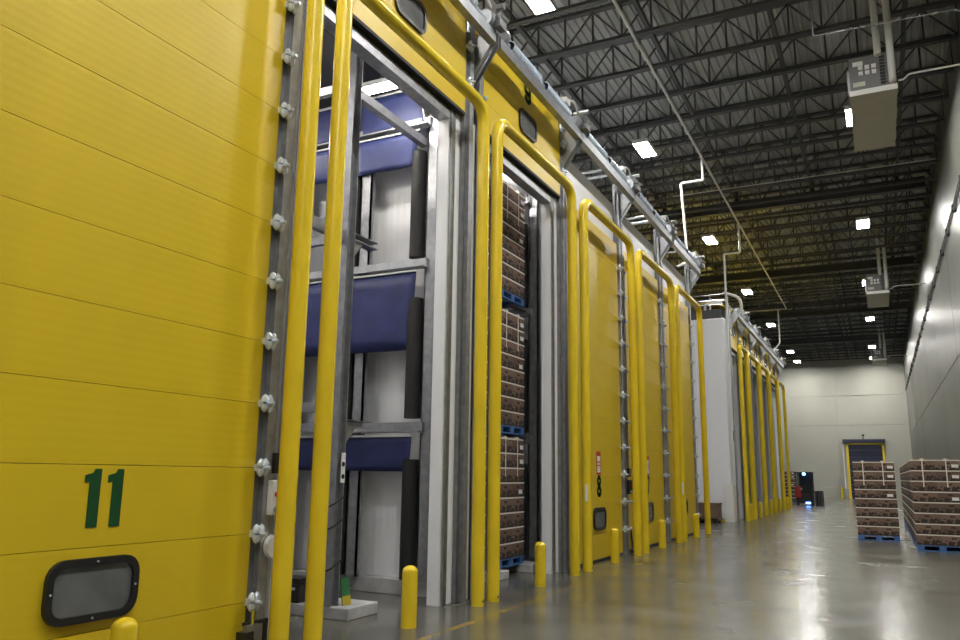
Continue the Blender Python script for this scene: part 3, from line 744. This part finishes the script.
# ------------------------------------------------------------------ end wall door and fittings
D = thing('door_12', 'navy roll door in a yellow frame on the cream end wall', 'door', (-1.15, YF, 0), None, 'structure')
for k in range(8): part('slat', MB().box(-2.35, .20, YF-.05, YF-.02, .0+.57*k, .57*k+.555), mat('navy_door', (.012, .016, .05), .5), D)
part('frame_post', MB().box(-2.52, -2.35, YF-.12, YF, 0, 4.6), YEL, D); part('frame_post', MB().box(.20, .37, YF-.12, YF, 0, 4.6), YEL, D)
part('frame_head', MB().box(-2.52, .37, YF-.12, YF, 4.44, 4.6), YEL, D)
part('canopy', MB().box(-2.75, .48, YF-.45, YF, 4.62, 4.88), mat('navy_door', (.012, .016, .05), .5), D)
t = thing('wall_beacon', 'small dark beacon above the navy door', 'beacon', (-1.15, YF-.2, 4.88))
part('stalk', MB().tube([(-1.15, YF-.2, 4.88), (-1.15, YF-.2, 5.15)], .03, 8), BLACK, t); part('dome', MB().tube([(-1.15, YF-.2, 5.15), (-1.15, YF-.2, 5.28)], .09, 10), BLACK, t, True)
t = thing('switch_pedestal', 'grey switch box on a yellow post beside the navy door', 'switch box', (-2.95, YF-.6, 0))
part('post', MB().tube([(-3.05, YF-.6, 0), (-3.05, YF-.6, .95)], .09, 12), YEL, t, True)
part('box', MB().box(-3.25, -2.95, YF-.7, YF-.5, .95, 1.65), GALV, t); part('riser', MB().tube([(-2.75, YF-.1, .8), (-2.75, YF-.1, 4.5)], .05, 8), PIPEW, t, True)

# ------------------------------------------------------------------ lift truck
t = thing('lift_truck', 'red and black stand-up lift truck with blue beacons beyond the far row', 'lift truck', (-4.2, 52.6, 0))
bevel(part('chassis', MB().box(-4.72, -3.78, 52.0, 53.3, .12, .75), BLACK_PL, t), .05)
bevel(part('side_cover', MB().box(-4.76, -4.42, 51.96, 52.9, .45, 1.12), TRUCKR, t), .04)
part('console', MB().box(-4.4, -3.8, 52.3, 53.2, .75, 1.05), BLACK_PL, t)
part('backrest_pad', MB().box(-4.35, -3.85, 52.05, 52.15, .8, 1.2), BLACK, t)
for x in (-4.7, -3.84):
    for y in (52.05, 53.2): part('guard_post', MB().box(x, x+.07, y, y+.07, .7, 1.92), BLACK_PL, t)
g = part('overhead_guard', MB().box(-4.75, -3.74, 52.0, 53.32, 1.90, 1.98), BLACK_PL, t); bevel(g, .02)
for x in (-4.5, -4.0): part('mast_rail', MB().box(x-.05, x+.05, 53.35, 53.5, .05, 1.95), BLACK_PL, t)
for x in (-4.5, -4.0): part('fork', MB().box(x-.06, x+.06, 53.5, 54.6, .08, .13), BLACK_PL, t)
for x in (-4.66, -3.84):
    for y in (52.3, 53.0): part('wheel', MB().tube([(x-.05, y, .14), (x+.05, y, .14)], .14, 14), BLACK, t, True)
part('beacon', MB().tube([(-4.2, 51.93, 1.86), (-4.2, 52.0, 1.86)], .09, 12), BLUEL, t, True)
part('floor_spot', MB().box(-4.18, -3.92, 51.94, 52.0, .12, .2), BLUEL, t)
part('cab_shade_panel', MB().box(-4.62, -3.84, 53.30, 53.34, .75, 1.9), BLACK_PL, t)  # dark sheet added between the posts to stand for the cab's shade
part('operator_seat', MB().box(-4.4, -3.95, 52.7, 52.95, 1.05, 1.6), BLACK, t)
part('head_lamp', MB().tube([(-4.38, 51.92, .98), (-4.38, 51.97, .98)], .05, 10), SIGNW, t, True)
# stack of empty pallets beside it
pm = MB()
for x in (-.22, -.05, .12): pm.box(x, x+.1, -.5, .5, .02, .10)
for y in (-.45, -.22, 0, .22, .45): pm.box(-.22, .22, y-.045, y+.045, .10, .12); 
for y in (-.45, 0, .45): pm.box(-.22, .22, y-.045, y+.045, 0, .02)
pm = pm.mesh('empty_pallet', mat('dark_pallet_wood', (.06, .06, .07), .8))
for k in range(7):
    tag(link('empty_pallet', pm, None, (-3.45, 52.4, .124*k)), 'dark empty pallet, '+('lowest', 'second', 'third', 'fourth', 'fifth', 'sixth', 'topmost')[k]+' in the low pile beside the lift truck', 'pallet', 'piled empty pallets')
